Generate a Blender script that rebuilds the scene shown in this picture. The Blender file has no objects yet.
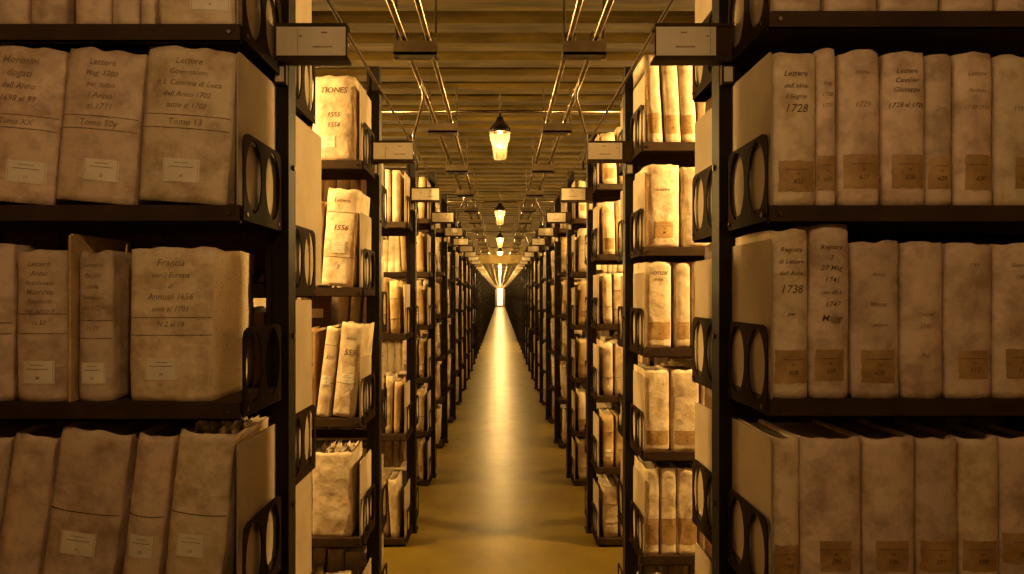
import bpy, bmesh, math, random
from mathutils import Vector, noise, Matrix

# ------------------------------------------------------------------ camera, world, lamps, exposure
F = 711.0                      # focal length in pixels of a 1024 x 574 frame
EYE = 1.675                    # eye height above the floor
P = 1.5                        # distance between the racks
Y1 = 2.033                     # centre of the nearest rack
DXR = .022                     # the right racks stand this much further out
NR = 60                        # racks on each side
END = Y1 + P * NR + 0.6
CEIL = EYE + 1.34
XE = 0.622                     # shelf ends
XO = 2.35                      # outer shelf ends
SC = bpy.context.scene
COL = SC.collection
cam_d = bpy.data.cameras.new('camera'); cam = bpy.data.objects.new('camera', cam_d); COL.objects.link(cam)
cam_d.sensor_width = 36; cam_d.lens = F / 1024 * 36
cam_d.shift_x = (512 - 500) / 1024; cam_d.shift_y = -(287 - 294) / 1024
cam_d.clip_start = 0.02; cam_d.clip_end = 300
cam.location = (0, 0, EYE); cam.rotation_euler = (math.pi / 2, 0, 0)
SC.camera = cam
SC.view_settings.view_transform = 'Standard'
try: SC.view_settings.look = 'None'
except Exception: pass
SC.view_settings.gamma = 1; SC.view_settings.use_curve_mapping = False
SC.view_settings.exposure = 0.0
w = bpy.data.worlds.new('world'); SC.world = w; w.use_nodes = True
w.node_tree.nodes['Background'].inputs[0].default_value = (1.0, .62, .32, 1)
w.node_tree.nodes['Background'].inputs[1].default_value = 0.008
WARM = (1.0, .65, .23)
AMBER = (1.0, .63, .34)
POW_CORR, POW_CROSS, POW_NEAR, POW_END = 17, 500, 38, 300

def lamp_light(name, loc, power, col, r=.05):
    l = bpy.data.lights.new(name, 'POINT'); l.energy = power; l.color = col; l.shadow_soft_size = r
    o = bpy.data.objects.new(name, l); COL.objects.link(o); o.location = loc
    return o

# ------------------------------------------------------------------ materials
def mat(name, c1, c2=None, scale=6, rough=.7, metal=0, bump=0, bscale=30, detail=6, stretch=(1,1,1), emit=0, spec=.4, rnd=0, lo=.35, hi=.65):
    m = bpy.data.materials.new(name); m.use_nodes = True
    nt = m.node_tree; N = nt.nodes; L = nt.links; b = N['Principled BSDF']
    b.inputs['Roughness'].default_value = rough; b.inputs['Metallic'].default_value = metal
    b.inputs['Specular IOR Level'].default_value = spec
    if c2 is None: c2 = tuple(x * .8 for x in c1)
    tc = N.new('ShaderNodeTexCoord'); mp = N.new('ShaderNodeMapping'); mp.inputs['Scale'].default_value = stretch
    L.new(tc.outputs['Object'], mp.inputs[0])
    oi = N.new('ShaderNodeObjectInfo')
    mul = N.new('ShaderNodeVectorMath'); mul.operation = 'SCALE'; mul.inputs[0].default_value = (37, 91, 53); L.new(oi.outputs['Random'], mul.inputs['Scale'])
    ad = N.new('ShaderNodeVectorMath'); ad.operation = 'ADD'; L.new(mp.outputs[0], ad.inputs[0]); L.new(mul.outputs[0], ad.inputs[1])
    nz = N.new('ShaderNodeTexNoise'); nz.inputs['Scale'].default_value = scale; nz.inputs['Detail'].default_value = detail; nz.inputs['Roughness'].default_value = .62
    L.new(ad.outputs[0], nz.inputs['Vector'])
    r = N.new('ShaderNodeValToRGB'); r.color_ramp.elements[0].position = lo; r.color_ramp.elements[1].position = hi
    r.color_ramp.elements[0].color = (*c2, 1); r.color_ramp.elements[1].color = (*c1, 1)
    L.new(nz.outputs['Fac'], r.inputs[0])
    out = r.outputs[0]
    if rnd:
        hs = N.new('ShaderNodeHueSaturation'); mr = N.new('ShaderNodeMapRange')
        mr.inputs['To Min'].default_value = 1 - rnd; mr.inputs['To Max'].default_value = 1 + rnd * .5
        L.new(oi.outputs['Random'], mr.inputs['Value']); L.new(mr.outputs[0], hs.inputs['Value']); L.new(out, hs.inputs['Color']); out = hs.outputs[0]
    L.new(out, b.inputs['Base Color'])
    if bump:
        n2 = N.new('ShaderNodeTexNoise'); n2.inputs['Scale'].default_value = bscale; n2.inputs['Detail'].default_value = 5; L.new(ad.outputs[0], n2.inputs['Vector'])
        bp = N.new('ShaderNodeBump'); bp.inputs['Strength'].default_value = bump; bp.inputs['Distance'].default_value = .01
        L.new(n2.outputs['Fac'], bp.inputs['Height']); L.new(bp.outputs[0], b.inputs['Normal'])
    if emit:
        b.inputs['Emission Color'].default_value = (*c1, 1); b.inputs['Emission Strength'].default_value = emit
    return m

M = {
 'vellum':  mat('vellum', (.76,.62,.42), (.48,.34,.19), 15, .5, bump=.9, bscale=16, rnd=.18, lo=.32, hi=.56),
 'vellum_pink': mat('vellum_pink', (.70,.54,.40), (.40,.275,.18), 14, .52, bump=.9, bscale=15, rnd=.16, lo=.32, hi=.58),
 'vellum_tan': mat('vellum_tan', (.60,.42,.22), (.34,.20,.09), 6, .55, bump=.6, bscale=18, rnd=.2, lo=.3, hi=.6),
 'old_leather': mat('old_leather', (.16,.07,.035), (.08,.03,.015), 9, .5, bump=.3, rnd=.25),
 'speckled': mat('speckled_vellum', (.72,.57,.36), (.30,.17,.07), 150, .5, bump=.3, bscale=40, detail=2, lo=.30, hi=.42),
 'paper': mat('paper', (.78,.68,.50), (.56,.45,.29), 14, .8, bump=.3, rnd=.1),
 'pages': mat('pages', (.62,.52,.36), (.26,.18,.10), 4, .85, stretch=(110,2,2), bump=.5, bscale=4),
 'wrapper': mat('wrapper_paper', (.66,.48,.24), (.42,.27,.11), 8, .7, bump=.8, bscale=14, rnd=.2),
 'board': mat('buff_board', (.43,.34,.23), (.35,.27,.17), 5, .75, bump=.08, rnd=.1),
 'card': mat('label_card', (.74,.66,.52), (.64,.56,.42), 9, .8),
 'white_card': mat('white_label', (.85,.78,.64), (.72,.64,.50), 12, .8),
 'tape': mat('tan_tape', (.50,.32,.13), (.32,.185,.065), 16, .5, bump=.4, bscale=40, rnd=.12),
 'ink': mat('ink', (.07,.035,.015), (.20,.11,.05), 45, .8, lo=.35, hi=.6),
 'faded_ink': mat('faded_ink', (.19,.115,.06), (.40,.28,.17), 40, .8, lo=.35, hi=.62),
 'string': mat('string', (.30,.18,.09), (.18,.1,.05), 60, .9, bump=.3),
 'steel': mat('brown_steel', (.055,.030,.013), (.032,.017,.008), 8, .62, .0, bump=.05, rnd=.1, spec=.15),
 'plate_steel': mat('plate_steel', (.022,.011,.0045), (.013,.007,.003), 8, .7, .0, bump=.05, spec=.06),
 'post_steel': mat('post_steel', (.010,.0055,.003), (.006,.0035,.002), 8, .5, .0, bump=.05, spec=.2),
 'bolt': mat('bolt_steel', (.10,.07,.045), None, 20, .35, .8),
 'pipe': mat('galvanised_pipe', (.30,.25,.17), (.18,.14,.09), 12, .22, .9, bump=.05),
 'bracket': mat('bracket_steel', (.085,.055,.022), (.05,.03,.013), 12, .5, .2, bump=.1),
 'cap': mat('lamp_cap', (.03,.02,.01), None, 10, .4, .5),
 'bulb': mat('bulb', (1,.75,.40), None, 3, .4, emit=1.5),
 'plaster': mat('plaster', (.42,.33,.2), (.33,.25,.14), 3, .8, bump=.1),
 'beam': mat('yellow_beam', (.85,.65,.28), (.7,.5,.2), 4, .6, bump=.1),
 'glow': mat('window_glow', (1,.80,.45), (1,.76,.40), 3, .5, emit=2.0),
 'frame': mat('window_frame', (.25,.18,.09), None, 5, .5),
}
def glass():
    m = bpy.data.materials.new('lamp_glass'); m.use_nodes = True; N = m.node_tree.nodes; L = m.node_tree.links
    b = N['Principled BSDF']; b.inputs['Base Color'].default_value = (.30,.22,.12,1); b.inputs['Roughness'].default_value = .12
    b.inputs['Emission Color'].default_value = (1,.78,.42,1); b.inputs['Emission Strength'].default_value = .12
    t = N.new('ShaderNodeBsdfTransparent'); t.inputs[0].default_value = (1,.93,.8,1)
    mx = N.new('ShaderNodeMixShader'); mx.inputs[0].default_value = .35
    L.new(t.outputs[0], mx.inputs[1]); L.new(b.outputs[0], mx.inputs[2]); L.new(mx.outputs[0], N['Material Output'].inputs[0])
    return m
M['glass'] = glass()
def floor_mat():
    m = mat('linoleum', (.21,.145,.019), (.13,.085,.011), 2.2, .30, bump=.04, bscale=60, spec=.5)
    N = m.node_tree.nodes; L = m.node_tree.links; b = N['Principled BSDF']
    tc = N.new('ShaderNodeTexCoord'); n = N.new('ShaderNodeTexNoise'); n.inputs['Scale'].default_value = 5; n.inputs['Detail'].default_value = 6
    mr = N.new('ShaderNodeMapRange'); mr.inputs['To Min'].default_value = .25; mr.inputs['To Max'].default_value = .40
    L.new(tc.outputs['Object'], n.inputs['Vector']); L.new(n.outputs['Fac'], mr.inputs['Value']); L.new(mr.outputs[0], b.inputs['Roughness'])
    return m
M['floor'] = floor_mat()
M['ceiling'] = mat('ceiling_ribs', (.10,.066,.012), (.03,.019,.004), 3, .8, spec=.12, bump=.15, bscale=12, stretch=(.5,3,1))

# ------------------------------------------------------------------ helpers
class MB:
    def __init__(s): s.v = []; s.f = []
    def add(s, v, f):
        k = len(s.v); s.v += [tuple(p) for p in v]; s.f += [tuple(i + k for i in q) for q in f]; return s
    def box(s, a, b):
        x0,y0,z0 = a; x1,y1,z1 = b
        if x0 > x1: x0, x1 = x1, x0
        return s.add([(x0,y0,z0),(x1,y0,z0),(x1,y1,z0),(x0,y1,z0),(x0,y0,z1),(x1,y0,z1),(x1,y1,z1),(x0,y1,z1)],
              [(0,3,2,1),(4,5,6,7),(0,1,5,4),(1,2,6,5),(2,3,7,6),(3,0,4,7)])
    def tube(s, pts, r, n=8, closed=False):
        pts = [Vector(p) for p in pts]; V = []; Fc = []; m = len(pts)
        for i, p in enumerate(pts):
            if closed: d = (pts[(i+1) % m] - pts[i-1])
            else: d = (pts[min(i+1, m-1)] - pts[max(i-1, 0)])
            d.normalize(); u = d.cross(Vector((0,0,1)))
            if u.length < .1: u = d.cross(Vector((1,0,0)))
            u.normalize(); q = d.cross(u)
            for k in range(n):
                a = 2*math.pi*k/n; V.append(p + u*math.cos(a)*r + q*math.sin(a)*r)
        for i in range(m if closed else m-1):
            j = (i+1) % m
            for k in range(n): Fc.append((i*n+k, i*n+(k+1)%n, j*n+(k+1)%n, j*n+k))
        if not closed: Fc += [tuple(range(n))[::-1], tuple((m-1)*n+k for k in range(n))]
        return s.add(V, Fc)
    def lathe(s, prof, n=20, c=(0,0,0)):
        V = []; Fc = []
        for r, z in prof:
            for k in range(n):
                a = 2*math.pi*k/n; V.append((c[0]+r*math.cos(a), c[1]+r*math.sin(a), c[2]+z))
        for i in range(len(prof)-1):
            for k in range(n): Fc.append((i*n+k, i*n+(k+1)%n, (i+1)*n+(k+1)%n, (i+1)*n+k))
        return s.add(V, Fc)
    def mesh(s, name, m):
        me = bpy.data.meshes.new(name); me.from_pydata(s.v, [], s.f); me.update(); me.materials.append(m); return me
    def build(s, name, m, parent=None, smooth=False, bevel=0):
        me = s.mesh(name, m)
        bm = bmesh.new(); bm.from_mesh(me); bmesh.ops.recalc_face_normals(bm, faces=bm.faces[:]) if len(bm.faces) < 4000 else None
        bm.to_mesh(me); bm.free()
        if smooth:
            for p in me.polygons: p.use_smooth = True
        o = bpy.data.objects.new(name, me); COL.objects.link(o)
        if parent: o.parent = parent
        if bevel:
            b = o.modifiers.new('bevel', 'BEVEL'); b.width = bevel; b.segments = 2; b.limit_method = 'ANGLE'
        return o

def tag(o, label=None, cat=None, group=None, kind=None):
    if label: o['label'] = label
    if cat: o['category'] = cat
    if group: o['group'] = group
    if kind: o['kind'] = kind
    return o
def empty(name, loc, rot=(0,0,0)):
    o = bpy.data.objects.new(name, None); COL.objects.link(o); o.location = loc; o.rotation_euler = rot
    o.empty_display_size = .05; return o
def copy_tree(o, parent=None):
    c = o.copy(); COL.objects.link(c)
    if parent: c.parent = parent
    for ch in o.children: copy_tree(ch, c)
    return c
ORD = ['zeroth','first','second','third','fourth','fifth','sixth','seventh','eighth','ninth','tenth','eleventh','twelfth','thirteenth','fourteenth','fifteenth','sixteenth','seventeenth','eighteenth','nineteenth','twentieth']
def ordn(n):
    if n <= 20: return ORD[n]
    t = {2:'twenty',3:'thirty',4:'forty',5:'fifty',6:'sixty'}[n//10]
    return t + '-' + ORD[n%10] if n % 10 else {2:'twentieth',3:'thirtieth',4:'fortieth',5:'fiftieth',6:'sixtieth'}[n//10]
def yc(n): return Y1 + P*(n-1)

# ------------------------------------------------------------------ the setting
def struct(o): o['kind'] = 'structure'; return o
struct(MB().box((-3.0,-2.2,-.1),(3.0,END+.3,0)).build('floor', M['floor']))
cm = MB().box((-3.0,-2.2,CEIL+.26),(3.0,END+.3,CEIL+.32))
k = 0; yy = -2.1
while yy < END:
    # rounded rib of the corrugated deck
    prof = [(0,.26),(.002,.03),(.02,0),(.145,0),(.163,.03),(.165,.26)]
    V = []
    for x in (-3.0, 3.0):
        for a, b in prof: V.append((x, yy+a, CEIL+b))
    cm.add(V, [(i,i+1,i+7,i+6) for i in range(5)])
    yy += .28
struct(cm.build('ceiling', M['ceiling']))
struct(MB().box((-3.1,-2.2,0),(-3.0,END+.3,CEIL+.3)).build('wall_left', M['plaster']))
struct(MB().box((3.0,-2.2,0),(3.1,END+.3,CEIL+.3)).build('wall_right', M['plaster']))
struct(MB().box((-3.1,-2.3,0),(3.1,-2.2,CEIL+.3)).build('wall_back', M['plaster']))
wf = MB()
wf.box((-3.1,END+.3,0),(-.40,END+.4,CEIL+.3)); wf.box((.40,END+.3,0),(3.1,END+.4,CEIL+.3)); wf.box((-.40,END+.3,2.45),(.40,END+.4,CEIL+.3)); wf.box((-.40,END+.3,0),(.40,END+.4,.15))
struct(wf.build('wall_front', M['plaster']))
wn = struct(empty('window_1', (0, END+.34, .15)))
MB().box((-.40,0,0),(.40,.01,2.3)).build('pane', M['glow'], wn)
fr = MB()
for x in (-.40,-.02,.36): fr.box((x,-.04,0),(x+.04,0,2.3))
for z in (0,.75,1.5,2.26): fr.box((-.40,-.04,z),(.40,0,z+.04))
fr.build('window_frame', M['frame'], wn)
bmY = 15.9
tag(MB().box((-.92,bmY,EYE+.68),(.62,bmY+.12,EYE+.87)).build('cross_beam', M['beam'], bevel=.01),
    'bright yellow crossbeam spanning the aisle under the ceiling, far down the corridor', 'beam')

# ------------------------------------------------------------------ trapeze brackets, conduits, pipes
def bracket(side, y, k):
    r = empty('ceiling_bracket', (side*.372, y, EYE+1.05))
    m = MB(); m.box((-.095,-.035,0),(.095,.035,.012)); m.box((-.095,-.035,0),(.095,-.029,.06)); m.box((-.095,.029,0),(.095,.035,.06))
    m.build('crossbar', M['bracket'], r)
    h = CEIL-EYE-1.05
    for s in (-1,1):
        q = MB(); q.tube([(s*.088,0,-.015),(s*.088,0,h)], .006, 8); q.lathe([(.0,-.012),(.014,-.012),(.014,-.002),(0,-.002)], 6, (s*.088,0,0))
        q.build('hanger_rod', M['pipe'], r)
    for x in (-.06, .05):
        q = MB(); q.tube([(x-.022,0,.06),(x-.02,0,.10),(x,0,.122),(x+.02,0,.10),(x+.022,0,.06)], .004, 6); q.build('pipe_clip', M['bracket'], r)
    sd = 'left' if side < 0 else 'right'
    tag(r, f'brown steel trapeze bracket under the ceiling, {sd} conduit run, {ordn(k)} in view', 'bracket', 'ceiling brackets along the aisle')
for side in (-1,1):
    for k in range(NR-2): bracket(side, 3.15+P*k, k+1)
    sd = 'left' if side < 0 else 'right'
    for x, wh in ((.312 if side>0 else .322, 'inner'), (.43, 'outer')):
        o = MB().tube([(side*x,-2,EYE+1.145),(side*x,END,EYE+1.145)], .012 if wh=='inner' else .014, 12).build('conduit', M['pipe'], None, True)
        tag(o, f'{wh} metal conduit of the {sd} ceiling pair, running down the aisle', 'pipe', 'ceiling conduits')
    o = MB().tube([(side*.586,-1.9,EYE+1.0),(side*.586,END,EYE+1.0)], .007, 8).build('tie_rail', M['bracket'], None, True)
    tag(o, f'thin steel tie rail joining the tops of the {sd} racks', 'rail')
    for q in range(5):
        yl = 4.05+4.5*q
        cp = [Vector(p) for p in ((side*.43,yl-.25,EYE+1.135),(side*.435,yl,EYE+1.13),(side*.475,yl+.16,EYE+1.07),(side*.53,yl+.32,EYE+.97),(side*.552,yl+.52,EYE+.925),(side*.565,yl+.80,EYE+.91),(side*.583,yl+.93,EYE+.87))]
        pts = []
        for i in range(len(cp)-1):
            p0, p1, p2, p3 = cp[max(i-1,0)], cp[i], cp[i+1], cp[min(i+2,len(cp)-1)]
            for k in range(5):
                t = k/5; pts.append(.5*((2*p1)+(p2-p0)*t+(2*p0-5*p1+4*p2-p3)*t*t+(3*p1-p0-3*p2+p3)*t**3))
        o = MB().tube(pts+[cp[-1]], .010, 10).build('bent_conduit', M['pipe'], None, True)
        tag(o, f'bent metal pipe dropping from {sd} conduits to rack top, {ordn(q+1)} along', 'pipe', 'bent conduit drops')
# ------------------------------------------------------------------ jar lamps
def make_lamp():
    r = empty('jar_lamp', (0,0,0))
    m = MB(); m.tube([(0,0,.16),(0,0,.36)], .009, 8); m.lathe([(0,.365),(.045,.365),(.045,.352),(0,.352)],16); m.build('stem', M['pipe'], r)
    MB().lathe([(0,.165),(.022,.165),(.026,.145),(.036,.13),(.060,.105),(.072,.085),(.076,.062),(.072,.062),(.05,.08),(0,.09)], 24).build('cap', M['cap'], r, True)
    MB().lathe([(.064,.07),(.068,.05),(.062,.02),(.050,-.01),(.046,-.06),(.043,-.10),(.036,-.115),(0,-.118)], 24).build('glass_jar', M['glass'], r, True)
    MB().lathe([(0,.095),(.012,.09),(.014,.08),(.020,.072),(.020,.066),(.012,.060),(0,.058)], 14).build('bulb', M['bulb'], r, True)
    q = MB()
    for a in range(6):
        t = a*math.pi/3; q.tube([(math.cos(t)*b, math.sin(t)*b, z) for b, z in ((.072,.065),(.066,.02),(.053,-.02),(.048,-.07),(.044,-.11),(.0,-.126))], .0022, 5)
    q.build('wire_guard', M['cap'], r)
    return r
lamp0 = make_lamp(); used = [False]
def lamp(loc, label, group, power, col, r=.03, added_shade=False):
    o = lamp0 if not used[0] else copy_tree(lamp0); used[0] = True
    o.location = loc; tag(o, label, 'lamp', group)
    if added_shade:
        sm = ADDED_SHADE.copy(); COL.objects.link(sm); sm.parent = o
    lamp_light('lamp_light', (loc[0], loc[1], loc[2]+(.0 if added_shade else .02)), power, col, r)
ADDED_SHADE = MB().lathe([(.03,.135),(.075,.115),(.16,.045),(.163,.035),(.157,.038),(.072,.105),(.03,.125)], 28).build('added_shade', M['cap'], None, True)  # unseen cone added over the cross-aisle lamps to keep light off the ceiling
k = 0; yl = 4.78
while yl < END-2:
    k += 1
    lamp((0,yl,EYE+1.02), f'glass jar ceiling lamp with dark cap over the aisle, {ordn(k)} from the camera', 'aisle jar lamps', POW_CORR*(1 if k < 3 else 2 if k < 4 else 5), WARM)
    o = MB().tube([(-.95,yl-.16,EYE+1.185),(.95,yl-.16,EYE+1.185)], .011, 8).build('cross_pipe', M['pipe'], None, True)
    tag(o, f'thin pipe crossing the ceiling beside the {ordn(k)} aisle lamp', 'pipe', 'cross pipes')
    yl += 4.5
lamp((0,.28,EYE+.985), 'glass jar ceiling lamp overhead, just in front of the viewpoint', 'aisle jar lamps', POW_NEAR, (1.0,.64,.28))
for s in (-1,1):
    lamp((s*1.0,.50,EYE+.975), f'unseen jar lamp added to light the nearest rack on the {"left" if s<0 else "right"}', 'added near fill lamps', POW_NEAR*.24, AMBER, .10)  # unseen fill lamps, added to brighten the spines of the nearest racks
    for n in range(1, NR):
        if n > 14 and n % 3: continue
        yq = yc(n)+P/2
        lamp((s*1.85,yq,EYE+.975), f'jar lamp in the cross aisle behind the {ordn(n)} {"left" if s<0 else "right"} rack', 'cross aisle lamps', POW_CROSS*(1 if n <= 2 else .55 if n <= 5 else .4 if n <= 12 else 1.6), WARM, .03, True)
lamp((0,END-1.2,EYE+1.0), 'jar lamp before the bright end window', 'aisle jar lamps', POW_END, WARM)

bpy.data.objects.remove(ADDED_SHADE)
# ------------------------------------------------------------------ racks
def rounded_plate(m, x, y0, y1, z0, z1, t, flip=False):
    """perforated end plate in the plane x: two tall ovals, rounded top corners"""
    ym = (y0+y1)/2; n = 32
    for (a, b, rc) in ((y0, ym, 0), (ym, y1, 1)):
        cy = (a+b)/2; cz = z0+.018+(z1-z0-.018)/2 - .002; ry = (b-a)/2*.80; rz = (z1-z0)/2*.84
        angs = sorted([2*math.pi*k/n for k in range(n)] + [math.atan2(zz-cz, q-cy) % (2*math.pi) for q in (a,b) for zz in (z0,z1)])
        inn, outp = [], []
        for th in angs:
            c, s = math.cos(th), math.sin(th)
            tl = 1e9
            if abs(c) > 1e-6: tl = min(tl, ((b if c > 0 else a)-cy)/c)
            if abs(s) > 1e-6: tl = min(tl, ((z1 if s > 0 else z0)-cz)/s)
            oy, oz = cy+c*tl, cz+s*tl
            R = .03                      # round the outer top corner
            ccy = a+R if rc == 0 else b-R
            if oz > z1-R and ((rc == 0 and oy < ccy) or (rc == 1 and oy > ccy)):
                lo_, hi_ = 0, tl
                for _ in range(20):
                    mid = (lo_+hi_)/2; py, pz = cy+c*mid, cz+s*mid
                    out = pz > z1-R and ((py < ccy) if rc == 0 else (py > ccy)) and math.hypot(py-ccy, pz-(z1-R)) > R
                    if out: hi_ = mid
                    else: lo_ = mid
                oy, oz = cy+c*lo_, cz+s*lo_
            outp.append((oy, oz)); e = 1/math.sqrt((c/ry)**2+(s/rz)**2) if True else 0
            # squarish oval
            inn.append((cy+c*e, cz+s*e))
        K = len(angs); V = []
        for xx in (x, x+t):
            V += [(xx, p[0], p[1]) for p in outp] + [(xx, p[0], p[1]) for p in inn]
        Fc = []
        for i in range(K):
            j = (i+1) % K
            Fc += [(i,j,K+j,K+i), (2*K+i,3*K+i,3*K+j,2*K+j), (i,2*K+i,2*K+j,j), (K+i,K+j,3*K+j,3*K+i)]
        m.add(V, Fc)

def text_mesh(s, size, shear=0.25, cache={}):
    key = (s, round(size,4), shear)
    if key not in cache:
        c = bpy.data.curves.new('t', 'FONT'); c.body = s; c.size = size; c.shear = shear; c.align_x = 'CENTER'; c.align_y = 'CENTER'; c.resolution_u = 2; c.space_line = .85
        c.offset = size*.002
        o = bpy.data.objects.new('t', c); COL.objects.link(o)
        dg = bpy.context.evaluated_depsgraph_get(); me = o.evaluated_get(dg).to_mesh()
        cache[key] = ([tuple(v.co) for v in me.vertices], [tuple(p.vertices) for p in me.polygons])
        o.evaluated_get(dg).to_mesh_clear(); bpy.data.objects.remove(o); bpy.data.curves.remove(c)
    return cache[key]

_shelf = {}
def rack_proto(side, zs_front, zs_back, full=True, detail=True):
    """shapes are in rack-local coordinates: x outward from the aisle centre, y from the rack centre"""
    r = empty('archive_rack', (0,0,0)); s = side
    for i, xp in enumerate((.594, 1.45, 2.30)):
        m = MB(); top = CEIL-.02 if full else EYE+1.12
        a, b = xp, xp+.062
        m.box((s*a,-.034,0),(s*b,-.028,top)); m.box((s*a,.028,0),(s*b,.034,top)); m.box((s*a,-.028,0),(s*(a+.006),.028,top)); 
        m.box((s*(b-.014),-.034,0),(s*b,-.040,top))
        m.box((s*(a-.012),-.06,0),(s*(b+.012),.06,.012))
        o = m.build('post', M['post_steel'], r)
        if i == 0 and detail:
            q = MB(); q.box((s*(a+.002),-.052,EYE+.585),(s*(a+.038),-.035,EYE+.64)); q.build('label_holder', M['bolt'], o)
            q = MB(); q.box((s*(a+.008),-.054,EYE+.592),(s*(a+.032),-.052,EYE+.633)); q.build('label_card', M['card'], o)
            q = MB()
            for z in (EYE+.36, EYE-.12, EYE-.6, EYE+.92): q.lathe([(0,0),(.008,0),(.008,.006),(0,.006)], 8)
            q2 = MB()
            for z in (EYE+.36, EYE-.12, EYE-.6):
                q2.tube([(s*(a-.001),0,z),(s*(a-.008),0,z)], .008, 8)
            q2.build('bolt', M['bolt'], o)
    for zs, y0, y1 in ((zs_front,-.333,-.036),(zs_back,.036,.333)):
        for z in zs:
            z = EYE+z; t = MB()
            x0, x1 = s*XE, s*XO
            t.box((x0,y0,z-.006),(x1,y1,z))
            t.box((x0,y0,z-.042),(x1,y0+.005,z-.006)); t.box((x0,y1-.005,z-.042),(x1,y1,z-.006))
            t.box((x0,y0+.005,z-.030),(s*(XE+.004),y1-.005,z-.006))
            t.box((x0,y0,z-.042),(x1,y0+.014,z-.038))
            sh = t.build('shelf', M['steel'], r)
            p = MB(); rounded_plate(p, s*(XE-.005), y0+.002, y1-.002, z-.036, z+.178, -.003*s if False else .004)
            pl = p.build('end_plate', M['plate_steel'], sh)
            if not detail: continue
            b = MB()
            for yb in (y0+.025, y1-.025):
                b.tube([(s*(XE-.004),yb,z-.02),(s*(XE-.011),yb,z-.02)], .006, 8)
            b.tube([(s*(XE+.025),y0-.001,z-.02),(s*(XE+.025),y0-.006,z-.02)], .005, 8)
            b.build('bolt', M['bolt'], pl)
    # sign at the aisle end
    q = MB(); xa, xb = (.422 if s < 0 else .405), .622
    q.box((s*xa,-.075,EYE+.650),(s*xb,-.068,EYE+.738)); q.box((s*xa,-.079,EYE+.736),(s*xb,-.03,EYE+.745)); q.box((s*(xa-.004),-.079,EYE+.643),(s*xb,-.03,EYE+.652))
    q.box((s*(xa+.06),-.068,EYE+.66),(s*(.60),-.03,EYE+.73))
    sg = q.build('sign_holder', M['steel'], r)
    xi = .425 if s < 0 else .408
    q = MB(); q.box((s*xi,-.078,EYE+.656),(s*(.615 if s<0 else .572),-.0755,EYE+.735)); sc_ = q.build('sign_card', M['card'], sg)
    q = MB()
    for (u0,u1,v0,v1) in ((.46,.515,.678,.6815),(.475,.492,.717,.721),(.556,.557,.66,.73),(.545,.553,.707,.711)):
        q.box((s*u0,-.0788,EYE+v0),(s*u1,-.0781,EYE+v1))
    q.build('faint_marks', M['faded_ink'], sc_)
    m = MB(); m.box((s*(XE+.02),-.30,0),(s*XO,-.29,.0 + max(.02, EYE+zs_front[-1]-.043))); m.box((s*(XE+.02),.29,0),(s*XO,.30,max(.02,EYE+zs_back[-1]-.043)))
    m.build('plinth', M['post_steel'], r)
    return r

ZR = [.68,.212,-.253,-.715,-1.18,-1.628]
LV = {('L',1):[1.10,.646,.213,-.26,-.735,-1.19,-1.628], ('R',1):[1.12,.677,.212,-.253,-.718,-1.18,-1.628],
      ('L',2):[.603,.03,-.56,-1.10,-1.628], ('R',2):[.684,.2115,-.243,-.711,-1.18,-1.628],
      ('L',3):[.478,-.02+.03,-.265-.0,-.93,-1.62], ('R',3):[.73,.262,-.2,-.675,-1.15,-1.62]}
LV[('L',3)] = [.478,-.265,-.93,-1.62]
LVB = {('L',2):[.39,-.165,-.68,-1.2,-1.628], ('L',1):[.60,.03,-.54,-1.09,-1.628], ('R',1):[.68,.212,-.253,-.72,-1.19,-1.628]}
def levels(sd, n): return LV.get((sd,n), [z + (.03 if n % 2 else -.02)*(1 if z > -1.5 else 0) for z in ZR])
def levels_back(sd, n): return LVB.get((sd,n), levels(sd, n))
protos = {}
for sd, s in (('L',-1),('R',1)):
    for n in range(1, NR+1):
        zf = levels(sd,n) if n > 1 else levels(sd,n)
        key = (sd, tuple(zf), tuple(levels_back(sd,n)), n < 8, n == 1)
        if key in protos: r = copy_tree(protos[key])
        else:
            r = rack_proto(s, zf, levels_back(sd,n), full=(n == 1), detail=(n < 8)); protos[key] = r
        r.location = (DXR if s > 0 else 0, yc(n), 0)
        word = 'left' if s < 0 else 'right'
        nm = 'nearest' if n == 1 else ordn(n)
        tag(r, f'{nm} {word} dark steel rack with shelves, oval-holed end plates and aisle sign', 'shelving rack', 'archive racks down the aisle')

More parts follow.
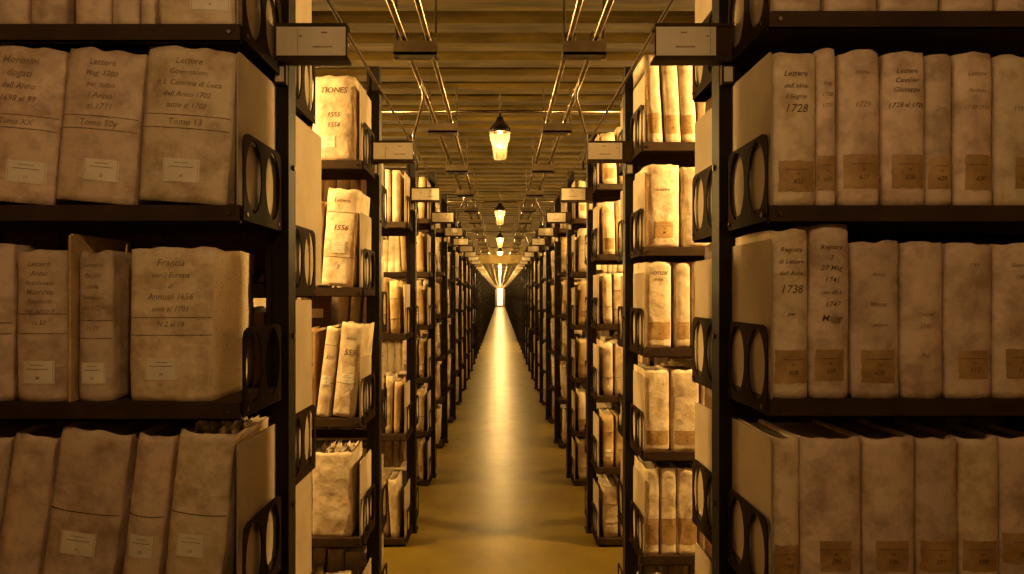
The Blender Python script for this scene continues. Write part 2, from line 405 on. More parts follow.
# ------------------------------------------------------------------ books
rng = random.Random(7)
def build_cover(wd, h, d, seed, amp=.003, bulge=.012, nx=14, nz=18, ragged=.004, cords=0):
    """U shaped vellum cover: rounded spine toward -y; returns (MB, surf function)"""
    rs = random.Random(seed); off = Vector((rs.uniform(0,99), rs.uniform(0,99), rs.uniform(0,99)))
    t = .0035
    def nv(x, z, k=0): return noise.noise(off + Vector((x*9, z*7, k))) + .5*noise.noise(off + Vector((x*26, z*20, k+5)))
    xs = [-wd/2 + wd*i/nx for i in range(nx+1)]
    # outer plan outline: left side (back to front), spine, right side
    ds = [d, d*.6, d*.25, .006]
    rings = []
    for j in range(nz+1):
        v = j/nz; z = h*v
        outer, inner = [], []
        sway = .0015*math.sin(v*3.1)
        for y in ds:
            dx = amp*.8*nv(y*2, z, 11) + sway
            outer.append((-wd/2 - dx, y, z)); inner.append((-wd/2 - dx + t, y if y > .01 else .012, z))
        for i in range(0, nx+1):
            u = 2*i/nx - 1; prof = bulge*(1 - abs(u)**2.6)
            cord = 0
            for c in range(cords):
                cz = (c+1)/(cords+1); cord += .0022*math.exp(-((v-cz)/.012)**2)*(1-u*u)
            pinch = 1 - .02*(max(0, v-.93)/.07)**2 - .02*(max(0,.05-v)/.05)**2
            y = -prof - amp*nv(xs[i], z) - cord + .004*(max(0, v-.95)/.05)**2
            outer.append((xs[i]*pinch, y, z)); inner.append((xs[i]*pinch*(1-2*t/wd), y+t, z))
        for y in ds[::-1]:
            dx = amp*.8*nv(y*2, z, 21) + sway
            outer.append((wd/2 + dx, y, z)); inner.append((wd/2 + dx - t, y if y > .01 else .012, z))
        rings.append((outer, inner))
    # ragged top
    M_ = len(rings[0][0])
    def rag(o):
        return [(x, y, z + ragged*noise.noise(off+Vector((x*30,y*18,3)))*2) for x,y,z in o]
    rings[-1] = (rag(rings[-1][0]), rag(rings[-1][1]))
    mb = MB(); V = []
    for o, i in rings: V += o + i
    Fc = []; R = 2*M_
    for j in range(nz):
        for i in range(M_-1):
            a = j*R+i; Fc.append((a, a+1, a+1+R, a+R)); b = a+M_; Fc.append((b+1, b, b+R, b+1+R))
        for i in (0, M_-1):
            a = j*R+i; Fc.append((a, a+R, a+R+M_, a+M_) if i == 0 else (a+M_, a+R+M_, a+R, a))
    for j in (0, nz):
        for i in range(M_-1):
            a = j*R+i; Fc.append((a, a+M_, a+M_+1, a+1) if j == 0 else (a, a+1, a+M_+1, a+M_))
    mb.add(V, Fc)
    def surf(x, z):
        fx = min(max((x+wd/2)/wd*nx, 0), nx-1e-6); fz = min(max(z/h*nz, 0), nz-1e-6)
        i, j = int(fx), int(fz); fx -= i; fz -= j; k = len(ds)
        g = lambda a, b: rings[b][0][k+a][1]
        return (g(i,j)*(1-fx)+g(i+1,j)*fx)*(1-fz) + (g(i,j+1)*(1-fx)+g(i+1,j+1)*fx)*fz
    return mb, surf

def patch(surf, x0, x1, z0, z1, e, nx=8, nz=6, jit=0, seed=0):
    V = []; Fc = []; rs = random.Random(seed)
    for j in range(nz+1):
        for i in range(nx+1):
            x = x0+(x1-x0)*i/nx; z = z0+(z1-z0)*j/nz
            if jit and (i in (0,nx) or j in (0,nz)): x += rs.uniform(-jit,jit); z += rs.uniform(-jit,jit)
            V.append((x, surf(x,z)-e, z))
    for j in range(nz):
        for i in range(nx):
            a = j*(nx+1)+i; Fc.append((a,a+1,a+nx+2,a+nx+1))
    return MB().add(V, Fc)
def text_on(mb, surf, s, size, x, z, e=.0012, rot=0):
    V, Fc = text_mesh(s, size)
    mb.add([(x+a, surf(x+a, z+b)-e, z+b) for a, b, _ in V], Fc)

def volume(x, y, z, wd, h, d, label, group, vm='vellum', lean=0, lines=None, rules=(), paper_label=None, tape=None, tape_txt=None, seed=0, fine=True, amp=.003, bulge=None, side_mat=None, turn=0, size=None, ink='ink', smoothp=True, name='vellum_volume', cat='book', papers=False, page_mat='pages', cover_mat=None, cords=0):
    """x = middle of the foot of the spine; lean in degrees, positive = top to +x"""
    a = math.radians(lean)
    r = empty(name, (x, y, z + abs(math.sin(a))*wd/2 + .001), (0, a, math.radians(turn)))
    nx, nz = (16, 22) if fine else (8, 9)
    if bulge is None: bulge = min(.016, wd*.20)
    mb, surf = build_cover(wd, h, d, seed, amp, bulge, nx, nz, cords=cords)
    cov = mb.build('cover', M[vm], r, True)
    if side_mat:
        cov.data.materials.append(M[side_mat])
        for p in cov.data.polygons:
            if abs(p.normal.x) > .8: p.material_index = 1
    pg = MB(); pt = .005
    pg.box((-wd/2+.0045, .010, pt), (wd/2-.0045, d-.008, h-.010 if h > .1 else h*.95))
    pg.build('page_block', M[page_mat], r)
    if lines or rules:
        m = MB()
        for (s_, sz, v) in (lines or []): text_on(m, surf, s_, sz, 0, v*h)
        for v in rules:
            q = patch(surf, -wd*.49, wd*.49, v*h-.0011, v*h+.0011, .0011, 14, 1); m.add(q.v, q.f)
        m.build('inscription', M[ink], r)
    if paper_label:
        (u0,u1,v0,v1) = paper_label
        pl = patch(surf, u0*wd, u1*wd, v0*h, v1*h, .0016, 8, 5).build('paper_label', M['white_card'], r, True)
        m = MB(); um = (u0+u1)/2*wd; uw = (u1-u0)*wd
        for (vv, fr_, th) in ((.82,.20,.0005),(.64,.34,.0006)):
            zc = (v0+(v1-v0)*vv)*h; q = patch(surf, um-uw*fr_, um+uw*fr_, zc-th, zc+th, .0023, 6, 1); m.add(q.v, q.f)
        text_on(m, surf, tape_txt or '13', .010, um, (v0+(v1-v0)*.25)*h, .0024)
        for fu in (.04,.96):
            q = patch(surf, (u0+(u1-u0)*fu)*wd-.0003, (u0+(u1-u0)*fu)*wd+.0003, v0*h+.002, v1*h-.002, .0022, 1, 5); m.add(q.v, q.f)
        m.build('label_print', M['ink'], pl)
    if tape:
        (u0,u1,v0,v1) = tape
        tp = patch(surf, u0*wd, u1*wd, v0*h, v1*h, .0009, 10, 6, .0012, seed).build('tape_band', M['tape'], r, True)
        m = MB(); um = (u0+u1)/2*wd
        text_on(m, surf, tape_txt or '621', min(.016, wd*.28), um, (v0+(v1-v0)*.32)*h, .0018)
        q = patch(surf, um-wd*.28, um+wd*.28, (v0+(v1-v0)*.72)*h-.0006, (v0+(v1-v0)*.72)*h+.0006, .0018, 6, 1); m.add(q.v, q.f)
        text_on(m, surf, 'N', min(.010, wd*.2), um, (v0+(v1-v0)*.56)*h, .0018)
        m.build('tape_number', M['ink'], tp)
    if papers:
        rs = random.Random(seed+5); m = MB()
        for q in range(9):
            xx = -wd*.42 + wd*.84*q/8; n = 8; V = []
            for i in range(n+1):
                yy_ = .02 + (d-.05)*i/n
                V += [(xx+rs.uniform(-.004,.004), yy_, h-.02), (xx+rs.uniform(-.012,.012), yy_, h+rs.uniform(-.004,.013))]
            m.add(V, [(2*i,2*i+1,2*i+3,2*i+2) for i in range(n)])
        m.build('loose_papers', M['paper'], r, True)
    tag(r, label, cat, group)
    return r

def bundle(x, y, z, wd, h, d, label, group, lean=0, seed=0, vm='wrapper', fine=False, tied=True):
    a = math.radians(lean)
    r = empty('file_bundle', (x, y, z + abs(math.sin(a))*wd/2 + .001), (0, a, 0))
    rs = random.Random(seed)
    mb, surf = build_cover(wd, h, d, seed, .006, min(.008, wd*.12), 10 if fine else 7, 12 if fine else 8, ragged=.007)
    mb.build('wrapper', M[vm], r, True)
    pg = MB(); n = 5
    for i in range(n):
        x0 = -wd/2+.005+(wd-.010)*i/n; x1 = x0+(wd-.010)/n-.0008
        pg.box((x0, .012+rs.uniform(0,.004), .004), (x1, d-rs.uniform(.002,.02), h-rs.uniform(-.006,.014)))
    pg.build('papers', M['paper'], r)
    if tied:
        m = MB()
        for v in ((.34,) if rs.random() < .6 else (.28,.66)):
            zz = v*h; e = .003; pts = []
            for i in range(9):
                xx = -wd/2+wd*i/8; pts.append((xx, surf(xx,zz)-e, zz))
            pts += [(wd/2+.009, .03, zz), (wd/2+.008, d*.5, zz), (wd/2+.006, d+.003, zz), (-wd/2-.006, d+.003, zz), (-wd/2-.008, d*.5, zz), (-wd/2-.009, .03, zz)]
            m.tube(pts, .0022, 6, True)
            kx = rs.uniform(-.2,.2)*wd; m.tube([(kx, surf(kx,zz)-.004, zz), (kx+.006, surf(kx,zz)-.008, zz-.02), (kx+.002, surf(kx,zz)-.006, zz-.045)], .0016, 5)
        m.build('string', M['string'], r)
    if rs.random() < .65:
        patch(surf, -wd*.36, wd*.30, .20*h, .34*h, .0012, 5, 4).build('paper_label', M['white_card' if rs.random()<.5 else 'tape'], r, True)
    tag(r, label, 'file bundle', group)
    return r

def board(x, y, z, h, d, label, group, th=.004, lean=0, mt='board', clip=.02):
    r = empty('divider_board', (x, y, z+.001+abs(math.sin(math.radians(lean)))*th), (0, math.radians(lean), 0))
    V = []
    for xx in (-th/2, th/2):
        V += [(xx,0,0),(xx,d,0),(xx,d,h-clip*.2),(xx,d-.01,h),(xx,.01,h),(xx,0,h-.008)]
    o = MB().add(V, [(0,1,2,3,4,5),(11,10,9,8,7,6)]+[(i,(i+1)%6,6+(i+1)%6,6+i) for i in range(6)])
    mm = o.mesh('divider_board', M[mt])
    bm = bmesh.new(); bm.from_mesh(mm); bmesh.ops.recalc_face_normals(bm, faces=bm.faces[:]); bm.to_mesh(mm); bm.free()
    bpy.data.objects.remove(r)
    r = bpy.data.objects.new('divider_board', mm); COL.objects.link(r)
    r.location = (x, y, z+.001+abs(math.sin(math.radians(lean)))*th); r.rotation_euler = (0, math.radians(lean), 0)
    return tag(r, label, 'board', group)

YS = 1.725                                  # spine plane of the nearest rack
def px1(p): return (p-500)*YS/F             # picture column -> metres on the spine plane of the nearest rack
def hz(pix, ybot): return (ybot-pix)*YS/F
cnt = [0]
def place1(sd, lev, shelf_word, items):
    """nearest rack. items: (x0, x1, height in px, kind, options) measured at the foot"""
    z = EYE + LV[(sd,1)][lev]; word = 'left' if sd == 'L' else 'right'
    its = items if sd == 'R' else items[::-1]
    for i, (x0, x1, hp, desc, o) in enumerate(its):
        cnt[0] += 1; o = dict(o)
        a, b = px1(x0), px1(x1); wd = (b-a)*.985
        lab = f'{desc}, {ordn(i+1)} from aisle, {shelf_word}, nearest {word} rack'
        while len(lab.split()) > 16: desc = ' '.join(desc.split()[:-1]); desc = desc[:-5] if desc.endswith(' with') else desc; lab = f'{desc}, {ordn(i+1)} from aisle, {shelf_word}, nearest {word} rack'
        d = o.pop('d', .262)
        lean = o.get('lean', 0)
        if sd == 'L' and lean: wd *= math.cos(math.radians(lean))*.99
        volume((a+b)/2, Y1-.308+o.pop('dy', rng.uniform(-.002,.006)), z, wd, hp*YS/F, d, lab, f'volumes on the nearest {word} rack', seed=cnt[0]*3+1, **o)

LEFTA = [('Lettere', .024, .90), ('Governatori', .019, .82), ('dell Anno 1700', .018, .73), ('al 1701', .02, .65)]
def lt(w, *ls):
    n = len(ls); sz = min(.026, w*.17)
    st_ = .082 if n < 5 else .072 if n == 5 else .062
    return [(t, min(sz, st_*.30)*(1.0 if len(t) < 9 else .85), .91-st_*i) for i, t in enumerate(ls)]
RUL = (.56,.475)
# --- left, second shelf in view
place1('L', 2, 'shelf above eye level', [
 (-112,-34,152,'grey vellum volume', dict(lean=4, rules=RUL, vm='vellum_pink')),
 (-30,53,155,'faded vellum volume with two ruled lines', dict(lean=5, lines=lt(.2,'Morosini','dogati','dell Anno','1698 al 99')+[('Tomo XX',.02,.515)], rules=RUL, paper_label=(-.05,.42,.13,.27), tape_txt='11', vm='vellum_pink', ink='faded_ink')),
 (55,134,152,'creased vellum volume lettered Lettere', dict(lean=5, lines=lt(.2,'Lettere','Mag. 1700','per tutto','l Anno','al 1711')+[('Tomo 50y',.022,.515)], rules=RUL, paper_label=(-.12,.32,.14,.28), tape_txt='12', vm='vellum_pink', ink='faded_ink')),
 (137,227,154,'widest leaning vellum volume with white label', dict(lean=4, lines=lt(.22,'Lettere','Governatori','di S. Caterina di Luca','dell Anno 1702','tutto al 1703')+[('Tomo 13',.022,.515)], rules=RUL, paper_label=(-.22,.2,.13,.28), tape_txt='13', vm='vellum', ink='faded_ink', amp=.004)),
])
place1('L', 3, 'shelf below eye level', [
 (-75,-30,155,'dark vellum volume', dict(vm='vellum_pink')),
 (-27,13,156,'dark vellum volume cut by the frame', dict(rules=(.5,.43), vm='vellum_pink')),
 (18,69,150,'grey vellum volume with small square label', dict(lines=lt(.12,'Lettere','Anno','Arciducale','Mantova','Residenti','per tutto il')+[('N 50',.016,.52)], rules=(.58,.45), paper_label=(-.35,.3,.12,.27), tape_txt='30', vm='vellum_pink', ink='faded_ink')),
 (79,113,149,'narrow volume with brown side', dict(lines=lt(.09,'Lettere','Pietro','della','Residenza','del 1727')+[('N 30',.014,.49)], rules=(.54,.42), paper_label=(-.35,.35,.12,.26), tape_txt='31', vm='vellum_pink', ink='faded_ink')),
 (130,214,153,'very wide wrinkled vellum tome with speckled side', dict(d=.285, lines=[('Francia',.024,.9),('con l Europa',.018,.82),('di',.018,.75),('Annuali 1656',.021,.68),('sino al 1701',.019,.60),('N 2 al 18',.018,.50)], rules=(.545,.43), paper_label=(-.30,.1,.14,.28), tape_txt='39', vm='vellum', side_mat='speckled', ink='faded_ink', amp=.008, bulge=.012)),
])
place1('L', 1, 'top shelf in view', [
 (-50,-8,150,'vellum volume', dict(vm='vellum_pink')),
 (-5,28,150,'vellum volume', dict(vm='vellum_pink')),
 (30,66,150,'square vellum volume', dict(vm='vellum_pink', lean=0)),
 (75,111,150,'vellum volume with rounded foot', dict(vm='vellum_pink')),
 (113,139,150,'thin vellum volume', dict(vm='vellum_pink')),
 (141,155,148,'thinnest vellum volume', dict(vm='vellum_pink')),
 (158,235,152,'wide vellum volume with paper label', dict(vm='vellum', paper_label=(-.05,.45,.1,.24), tape_txt='9')),
])
place1('L', 4, 'bottom shelf in view', [
 (-60,-12,160,'brown vellum volume', dict(lean=8, vm='vellum_pink')),
 (-8,34,160,'brown vellum volume cut by frame', dict(lean=8, vm='vellum_pink')),
 (38,110,163,'leaning wide vellum volume with label', dict(lean=8, rules=(.5,), paper_label=(-.25,.25,.24,.38), tape_txt='21', vm='vellum_pink')),
 (118,155,160,'leaning narrow vellum volume with label', dict(lean=7, rules=(.5,), paper_label=(-.36,.36,.24,.38), tape_txt='22', vm='vellum_pink')),
 (162,219,162,'leaning creased vellum volume with frayed top', dict(lean=6, rules=(.5,), paper_label=(-.3,.2,.24,.38), tape_txt='23', vm='vellum', papers=True, amp=.006)),
])
# --- right
T = (-.46,.44,.11,.335)
place1('R', 2, 'shelf above eye level', [
 (771,815,152,'vellum volume inscribed 1728', dict(lines=[('Lettere',.019,.86),('dell oliva',.016,.78),('il Segrio',.016,.71),('1728',.028,.63)], tape=(-.38,.46,.09,.29), tape_txt='622', vm='vellum', cords=0)),
 (817,836,157,'thin vellum volume', dict(lines=[('Reg',.014,.78),('1728',.013,.71),('1729',.013,.64)], tape=(-.48,.48,.10,.32), tape_txt='623', vm='vellum_pink', ink='faded_ink')),
 (839,879,154,'vellum volume with faded lettering', dict(lines=[('Anno',.015,.86),('1729',.019,.65)], tape=(-.42,.48,.11,.33), tape_txt='627', vm='vellum_pink', ink='faded_ink')),
 (882,924,153,'vellum volume inscribed 1728 al 1729', dict(lines=[('Lettere',.017,.87),('Cavalier',.017,.81),('Giuseppe',.017,.75),('1728 al 1729',.0165,.65)], tape=(-.34,.46,.11,.33), tape_txt='628', vm='vellum_pink')),
 (926,951,151,'thin vellum volume with dark edge', dict(lines=[('1730',.014,.63)], tape=(-.46,.46,.11,.32), tape_txt='629', vm='vellum_pink', ink='faded_ink')),
 (954,992,152,'vellum volume inscribed with a date pair', dict(lines=[('Lettere',.015,.86),('Ambasc',.014,.75),('1730 1731',.0145,.64)], tape=(-.30,.46,.10,.33), tape_txt='630', vm='vellum_pink', ink='faded_ink')),
 (995,1036,150,'pale vellum volume at the frame edge', dict(lines=[('1732',.015,.64)], tape=(-.1,.48,.11,.32), tape_txt='631', vm='vellum', ink='faded_ink')),
 (1040,1078,152,'vellum volume beyond the frame edge', dict(vm='vellum_pink')),
])
place1('R', 3, 'shelf below eye level', [
 (771,808,168,'golden vellum volume inscribed 1738', dict(lines=[('Registro',.016,.88),('di Lettere',.0155,.81),('dell Anno',.0155,.74),('1738',.028,.645),('per',.014,.50)], tape=(-.42,.48,.09,.285), tape_txt='608', vm='vellum', seed=None) if False else dict(lines=[('Registro',.016,.88),('di Lettere',.0155,.81),('dell Anno',.0155,.74),('1738',.028,.645),('per',.014,.50)], tape=(-.42,.48,.09,.285), tape_txt='608', vm='vellum')),
 (810,849,173,'tall vellum volume inscribed 1741 and 1747', dict(lines=[('Registro',.016,.87),('2',.016,.81),('27 Mag',.018,.75),('1741',.019,.68),('sin alli 6',.014,.61),('1747',.019,.54),('Maggi',.022,.46)], tape=(-.40,.34,.10,.28), tape_txt='609', vm='vellum_pink', amp=.004)),
 (851,899,156,'wrinkled vellum volume with torn dark tape', dict(lines=[('Arrivi',.014,.79),('Minute',.014,.60),('Lettere',.014,.47)], tape=(-.34,.36,.10,.31), tape_txt='610', vm='vellum_pink', ink='faded_ink', amp=.006)),
 (902,943,155,'plain vellum volume without tape', dict(lines=[('Decreti',.013,.54),('1743',.014,.46),('Reg.',.013,.28)], vm='vellum_pink', ink='faded_ink')),
 (945,991,154,'creased vellum volume with low tape', dict(lines=[('1744',.013,.86)], tape=(-.30,.36,.13,.31), tape_txt='612', vm='vellum_pink', ink='faded_ink')),
 (993,1036,154,'pale vellum volume at frame edge', dict(lines=[('Dispacci',.012,.86),('1745',.013,.78)], tape=(-.3,.46,.13,.32), tape_txt='613', vm='vellum_pink', ink='faded_ink')),
 (1040,1078,152,'vellum volume beyond the frame edge', dict(vm='vellum_pink')),
])
place1('R', 1, 'top shelf in view', [
 (773,821,150,'vellum volume with scuffed foot', dict(vm='vellum_pink')),
 (825,877,150,'wide vellum volume', dict(vm='vellum_pink')),
 (880,939,150,'widest vellum volume', dict(vm='vellum_pink', lean=0)),
 (943,994,150,'square-footed vellum volume', dict(vm='vellum_pink')),
 (998,1038,150,'vellum volume at frame edge', dict(vm='vellum_pink')),
])
place1('R', 4, 'bottom shelf in view', [
 (773,799,152,'narrow vellum volume with brown tape', dict(tape=(-.48,.48,.1,.30), tape_txt='594', vm='vellum')),
 (801,862,152,'wide vellum volume with square tape', dict(tape=(-.22,.30,.13,.33), tape_txt='595', vm='vellum_pink')),
 (864,915,152,'vellum volume with centred tape', dict(tape=(-.30,.35,.13,.33), tape_txt='596', vm='vellum_pink')),
 (917,957,152,'vellum volume with slanted tape', dict(tape=(-.45,.42,.13,.33), tape_txt='597', vm='vellum_pink')),
 (960,999,152,'vellum volume with brown tape', dict(tape=(-.45,.42,.13,.33), tape_txt='598', vm='vellum')),
 (1001,1040,152,'pale vellum volume with high tape', dict(tape=(-.48,.48,.18,.38), tape_txt='599', vm='vellum_pink')),
])
# boards at the shelf ends of the nearest racks
for sd, s in (('L',-1),('R',1)):
    word = 'left' if s < 0 else 'right'
    for lev, hh, sw in ((1,.36,'top shelf in view'),(2,.372,'shelf above eye level'),(3,.385,'shelf below eye level'),(4,.37,'bottom shelf in view')):
        if sd == 'L' and lev == 3: continue
        z = EYE+LV[(sd,1)][lev]
        board(s*(XE+.010)+(DXR if s > 0 else 0), yc(1)-.322, z, hh, .292, f'buff board at the front aisle end, {sw}, nearest {word} rack', 'end boards')
    for lev, zz in enumerate(LVB[(sd,1)][:-1]):
        board(s*(XE+.010)+(DXR if s > 0 else 0), yc(1)+.045, EYE+zz, (.52 if lev else .40) if s < 0 else .36, .43 if s < 0 and lev == 1 else .30, f'grey board at the rear aisle end of {ordn(lev+1)} shelf down, nearest {word} rack', 'rear end boards')
board(px1(74), yc(1)-.325, EYE+LV[('L',1)][3], .405, .27, 'upright brown divider board between volumes, shelf below eye level, nearest left rack', 'end boards', .006, 0, 'wrapper')
# rear rows of the nearest racks (their fore-edges show over the front books)
for sd, s in (('L',-1),('R',1)):
    word = 'left' if s < 0 else 'right'
    for lev in range(len(LVB[(sd,1)])-1):
        gp = (LVB[(sd,1)][lev-1]-LVB[(sd,1)][lev]) if lev else .47
        x = XE+.03; i = 0; z = EYE+LVB[(sd,1)][lev]
        while x < 1.72:
            wd = rng.uniform(.07,.13); i += 1; cnt[0] += 1
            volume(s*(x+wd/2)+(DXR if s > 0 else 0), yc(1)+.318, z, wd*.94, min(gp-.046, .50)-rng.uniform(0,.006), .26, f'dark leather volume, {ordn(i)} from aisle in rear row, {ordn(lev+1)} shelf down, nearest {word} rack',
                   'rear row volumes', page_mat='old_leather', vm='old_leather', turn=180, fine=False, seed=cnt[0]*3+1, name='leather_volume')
            x += wd

# second racks
YS2 = yc(2)-.308
def px2(p): return (p-500)*YS2/F
def place2(sd, lev, items):
    z = EYE+LV[(sd,2)][lev]; word = 'left' if sd == 'L' else 'right'
    its = items if sd == 'R' else items[::-1]
    for i, (x0, x1, hp, desc, o) in enumerate(its):
        o = dict(o); cnt[0] += 1; a, b = px2(x0)+(.014 if sd == 'R' else 0), px2(x1)+(.014 if sd == 'R' else 0); kind = o.pop('kind', 'v'); wd = (b-a)*.97*math.cos(math.radians(o.get('lean',0)))
        lab = f'{desc}, {ordn(i+1)} from aisle, {ordn(lev+1)} shelf down, second {word} rack'
        y = yc(2)-.308+o.pop('dy', 0)
        if kind == 'b': bundle((a+b)/2, y, z, wd, hp*YS2/F, .25, lab, f'bundles on the second {word} rack', seed=cnt[0], fine=True, **o)
        else: volume((a+b)/2, y, z, wd, hp*YS2/F, o.pop('d',.26), lab, f'volumes on the second {word} rack', seed=cnt[0]*3+1, **o)
place2('L', 0, [
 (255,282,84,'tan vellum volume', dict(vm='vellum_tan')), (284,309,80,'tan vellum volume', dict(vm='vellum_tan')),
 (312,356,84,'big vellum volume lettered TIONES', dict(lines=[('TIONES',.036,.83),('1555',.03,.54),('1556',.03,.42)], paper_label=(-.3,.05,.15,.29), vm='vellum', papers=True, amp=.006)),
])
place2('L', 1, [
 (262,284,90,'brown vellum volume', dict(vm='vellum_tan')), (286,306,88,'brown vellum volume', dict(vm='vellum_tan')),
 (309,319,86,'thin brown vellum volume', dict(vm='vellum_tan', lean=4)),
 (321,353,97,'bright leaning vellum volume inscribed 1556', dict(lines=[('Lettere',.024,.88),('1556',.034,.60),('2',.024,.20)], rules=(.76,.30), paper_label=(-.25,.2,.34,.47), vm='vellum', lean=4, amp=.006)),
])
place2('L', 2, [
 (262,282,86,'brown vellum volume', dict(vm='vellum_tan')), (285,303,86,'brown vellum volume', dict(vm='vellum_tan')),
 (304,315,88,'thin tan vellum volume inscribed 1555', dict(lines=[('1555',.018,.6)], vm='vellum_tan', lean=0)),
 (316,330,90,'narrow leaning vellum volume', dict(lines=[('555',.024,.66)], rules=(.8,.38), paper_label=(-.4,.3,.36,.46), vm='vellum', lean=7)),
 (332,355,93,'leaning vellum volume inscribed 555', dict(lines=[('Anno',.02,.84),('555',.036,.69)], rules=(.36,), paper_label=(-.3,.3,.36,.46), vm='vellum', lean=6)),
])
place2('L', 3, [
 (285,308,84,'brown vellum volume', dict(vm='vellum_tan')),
 (312,352,84,'wide wrinkled vellum volume', dict(vm='vellum', amp=.009, papers=True)),
])
place2('L', 4, [ (286,310,70,'creased paper bundle', dict(kind='b')), (313,348,60,'creased paper bundle', dict(kind='b', vm='paper')), ])
place2('R', 0, [
 (645,660,88,'lit vellum volume', dict(lean=-3, tape=(-.46,.46,.10,.33), tape_txt='7', vm='vellum')),
 (662,678,82,'lit vellum volume with tape', dict(lean=-3, tape=(-.46,.46,.10,.33), tape_txt='8', vm='vellum')),
 (679,694,82,'lit tapering vellum volume', dict(lean=-3, tape=(-.46,.46,.10,.33), tape_txt='9', vm='vellum')),
 (696,712,80,'short vellum volume', dict(vm='vellum', lean=-2)),
 (714,740,82,'shaded vellum volume', dict(vm='vellum')),
])
place2('R', 1, [
 (643,676,82,'wide bright vellum volume with orange tape', dict(lines=[('Lettere',.02,.70)], tape=(-.25,.3,.11,.31), tape_txt='M', vm='vellum', amp=.006)),
 (678,709,80,'wide bright vellum volume', dict(vm='vellum', amp=.005)),
 (711,740,80,'wide shaded vellum volume', dict(vm='vellum')),
])
place2('R', 2, [
 (641,668,85,'bright vellum volume with lettering', dict(lines=[('NOTIZIE',.022,.87),('di lett',.018,.8)], tape=(-.4,.46,.1,.3), tape_txt='4', vm='vellum', amp=.005)),
 (671,687,85,'slim vellum volume', dict(tape=(-.4,.46,.1,.3), tape_txt='5', vm='vellum')),
 (689,700,86,'slim vellum volume', dict(tape=(-.4,.46,.1,.3), tape_txt='6', vm='vellum')),
 (703,735,84,'shaded vellum volume', dict(vm='vellum')),
])
place2('R', 3, [
 (641,666,81,'mottled vellum volume', dict(tape=(-.46,.46,.08,.25), tape_txt='1', vm='vellum', amp=.005)),
 (668,696,81,'wide mottled vellum volume', dict(tape=(-.4,.46,.08,.25), tape_txt='2', vm='vellum', amp=.005)),
 (698,722,80,'mottled vellum volume', dict(vm='vellum')),
])
place2('R', 4, [
 (642,656,86,'creased vellum volume', dict(tape=(-.48,.48,.12,.42), tape_txt='1', vm='vellum', amp=.006)),
 (657,673,86,'creased vellum volume', dict(tape=(-.48,.48,.12,.42), tape_txt='2', vm='vellum', amp=.006)),
 (674,694,86,'creased vellum volume', dict(tape=(-.48,.48,.12,.42), tape_txt='3', vm='vellum', amp=.006)),
 (697,722,84,'shaded vellum volume', dict(vm='vellum')),
])
place2('R', 5, [ (644,670,60,'crumpled paper bundle', dict(kind='b', vm='paper')), (673,705,58,'crumpled paper bundle', dict(kind='b')), ])
# leather box with a white label on the rear of the second left rack
bx = empty('file_box', (px2(318)-.10, yc(2)+.05, EYE-.165+.001))
m = MB(); m.box((-.075,0,0),(.075,.25,.005)); m.box((-.075,0,.005),(-.071,.25,.155)); m.box((.071,0,.005),(.075,.25,.155)); m.box((-.071,0,.005),(.071,.004,.155)); m.box((-.071,.246,.005),(.071,.25,.155)); m.box((-.077,-.002,.155),(.077,.252,.165)); m.box((-.077,-.002,.125),(.077,0,.155))
m.build('box_body', M['old_leather'], bx); MB().box((-.035,-.004,.045),(.035,-.002,.090)).build('paper_label', M['white_card'], bx)
tag(bx, 'dark red file box with white label behind the leaning books, second left rack', 'box')
for k, (xx, ln) in enumerate(((.655,5),(.715,3),(.775,4))):
    volume(-xx-.02, yc(2)+.05, EYE-.165, .045, .36, .25, f'pale volume seen through the shelves, {ordn(k+1)} from aisle, rear of second left rack', 'rear volumes of the second left rack', lean=ln, seed=900+k, fine=False)
for sd, s in (('L',-1),('R',1)):
    word = 'left' if s < 0 else 'right'
    for lev, zz in enumerate(LV[(sd,2)][:5]):
        board(s*(XE+.010)+(DXR if s > 0 else 0), yc(2)-.322, EYE+zz, .34, .27, f'buff board at the aisle end, {ordn(lev+1)} shelf down, second {word} rack', 'end boards')
    for lev, zz in enumerate(levels_back(sd,2)[:5]):
        board(s*(XE+.010)+(DXR if s > 0 else 0), yc(2)+.045, EYE+zz, .34, .27, f'pale board at the rear aisle end, {ordn(lev+1)} shelf down, second {word} rack', 'rear end boards')

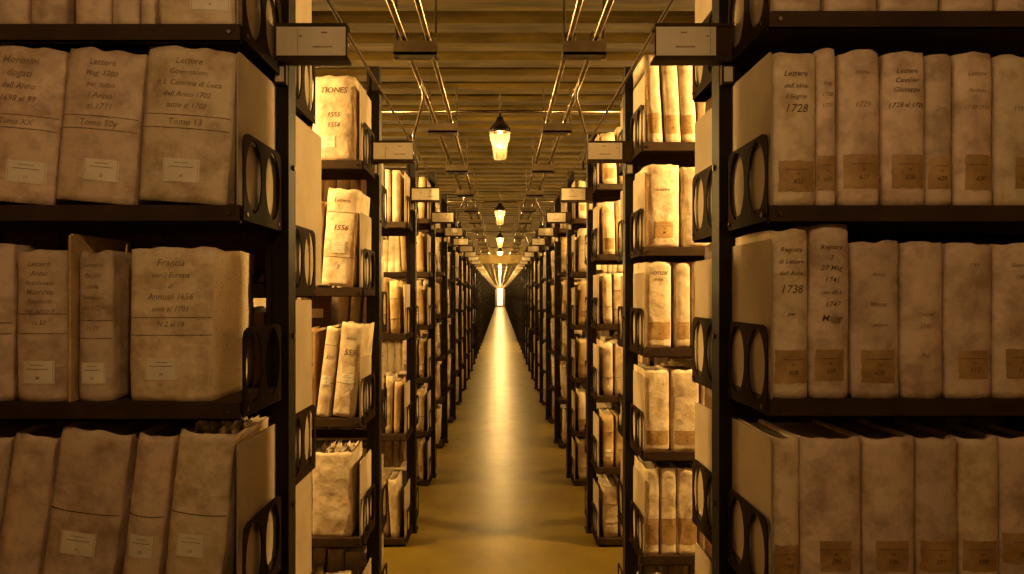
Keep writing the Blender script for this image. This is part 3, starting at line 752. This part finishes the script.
# third to sixth racks: three or four individual pieces a shelf
for n in range(3, 7):
    for sd, s in (('L',-1),('R',1)):
        word = 'left' if s < 0 else 'right'; zs = levels(sd, n)
        for lev, zz in enumerate(zs):
            gap = (zs[lev-1]-zz) if lev else .46
            x = XE+.046; i = 0; lim = .84 if n > 3 else .92
            style = rng.random(); ln0 = rng.uniform(-3.5,3.5)
            while x < lim:
                i += 1; cnt[0] += 1
                wd = rng.uniform(.055,.10) if sd == 'R' or rng.random() < .3 else rng.uniform(.03,.065)
                h = min(gap-.06, rng.uniform(.34,.385)); ln = ln0
                lab = f', {ordn(i)} from aisle, {ordn(lev+1)} shelf down, {ordn(n)} {word} rack'
                y = yc(n)-.308+rng.uniform(0,.02)
                if style < (.65 if sd == 'R' else .45):
                    bundle(s*(x+wd/2)+(DXR if s > 0 else 0), y, EYE+zz, wd*.93, h-.01, .25, 'yellowish tied paper bundle'+lab, f'bundles on the {ordn(n)} {word} rack', lean=ln, seed=cnt[0], vm=('wrapper' if rng.random() < .6 else 'vellum'))
                else:
                    volume(s*(x+wd/2)+(DXR if s > 0 else 0), y, EYE+zz, wd*.95, h, .25, 'pale vellum volume'+lab, f'volumes on the {ordn(n)} {word} rack', lean=ln, seed=cnt[0]*3+1, fine=False,
                           vm=('vellum' if rng.random() < .65 else 'vellum_tan'), tape=((-.46,.46,.10,.31) if sd == 'R' and rng.random() < .6 else None), tape_txt=str(rng.randint(1,9)))
                x += wd + .014
            if n < 5:
                board(s*(XE+.010)+(DXR if s > 0 else 0), yc(n)-.322, EYE+zz, min(.33, gap-.06), .27, f'pale end board at the aisle, {ordn(lev+1)} shelf down, {ordn(n)} {word} rack', 'end boards')

# everything beyond, and the rear rows: past three hundred volumes, one object
st = MB(); rs = random.Random(99)
def far_book(x0, x1, y0, y1, z0, z1):
    b = min(.010, (x1-x0)*.18); xm = (x0+x1)/2; dz = rs.uniform(-.004,.004); sh = rs.uniform(-.012,.012)
    pts = [(x0,y0),(x0+(x1-x0)*.2,y0-b*.7),(xm,y0-b),(x1-(x1-x0)*.2,y0-b*.7),(x1,y0),(x1,y1),(x0,y1)]
    V = [(px,py,z0) for px,py in pts]+[(px+sh,py,z1+dz) for px,py in pts]; n = 7
    st.add(V, [tuple(range(n))[::-1], tuple(range(n,2*n))]+[(i,(i+1)%n,n+(i+1)%n,n+i) for i in range(n)])
for n in range(2, NR+1):
    for s, sd in ((-1,'L'),(1,'R')):
        for back in (0,1):
            if not back and n < 7: continue
            zs = levels_back(sd,n) if back else levels(sd,n)
            for lev, zz in enumerate(zs):
                if n == 2 and sd == 'L' and back and lev == 1: continue
                gap = (zs[lev-1]-zz) if lev else .46
                x = XE+.02; lim = (1.15 if n < 7 else .86)
                while x < lim:
                    wd = rs.uniform(.04,.10); h = min(gap-.06, rs.uniform(.31,.38))
                    if rs.random() < .08: x += wd; continue
                    a, b = sorted((s*x, s*(x+wd*.93))); dxr = DXR if s > 0 else 0; a += dxr; b += dxr
                    if back: far_book(a, b, yc(n)+.045, yc(n)+.30, EYE+zz+.001, EYE+zz+h)
                    else: far_book(a, b, yc(n)-.30, yc(n)-.05, EYE+zz+.001, EYE+zz+h)
                    x += wd
me = st.mesh('distant_volumes', M['vellum']); o = bpy.data.objects.new('distant_volumes', me); COL.objects.link(o)
tag(o, 'pale volumes and bundles packed on the far racks and the rear shelves', 'books', 'volumes on the distant racks', 'stuff')
print('objects', len(bpy.data.objects), 'volumes', cnt[0])
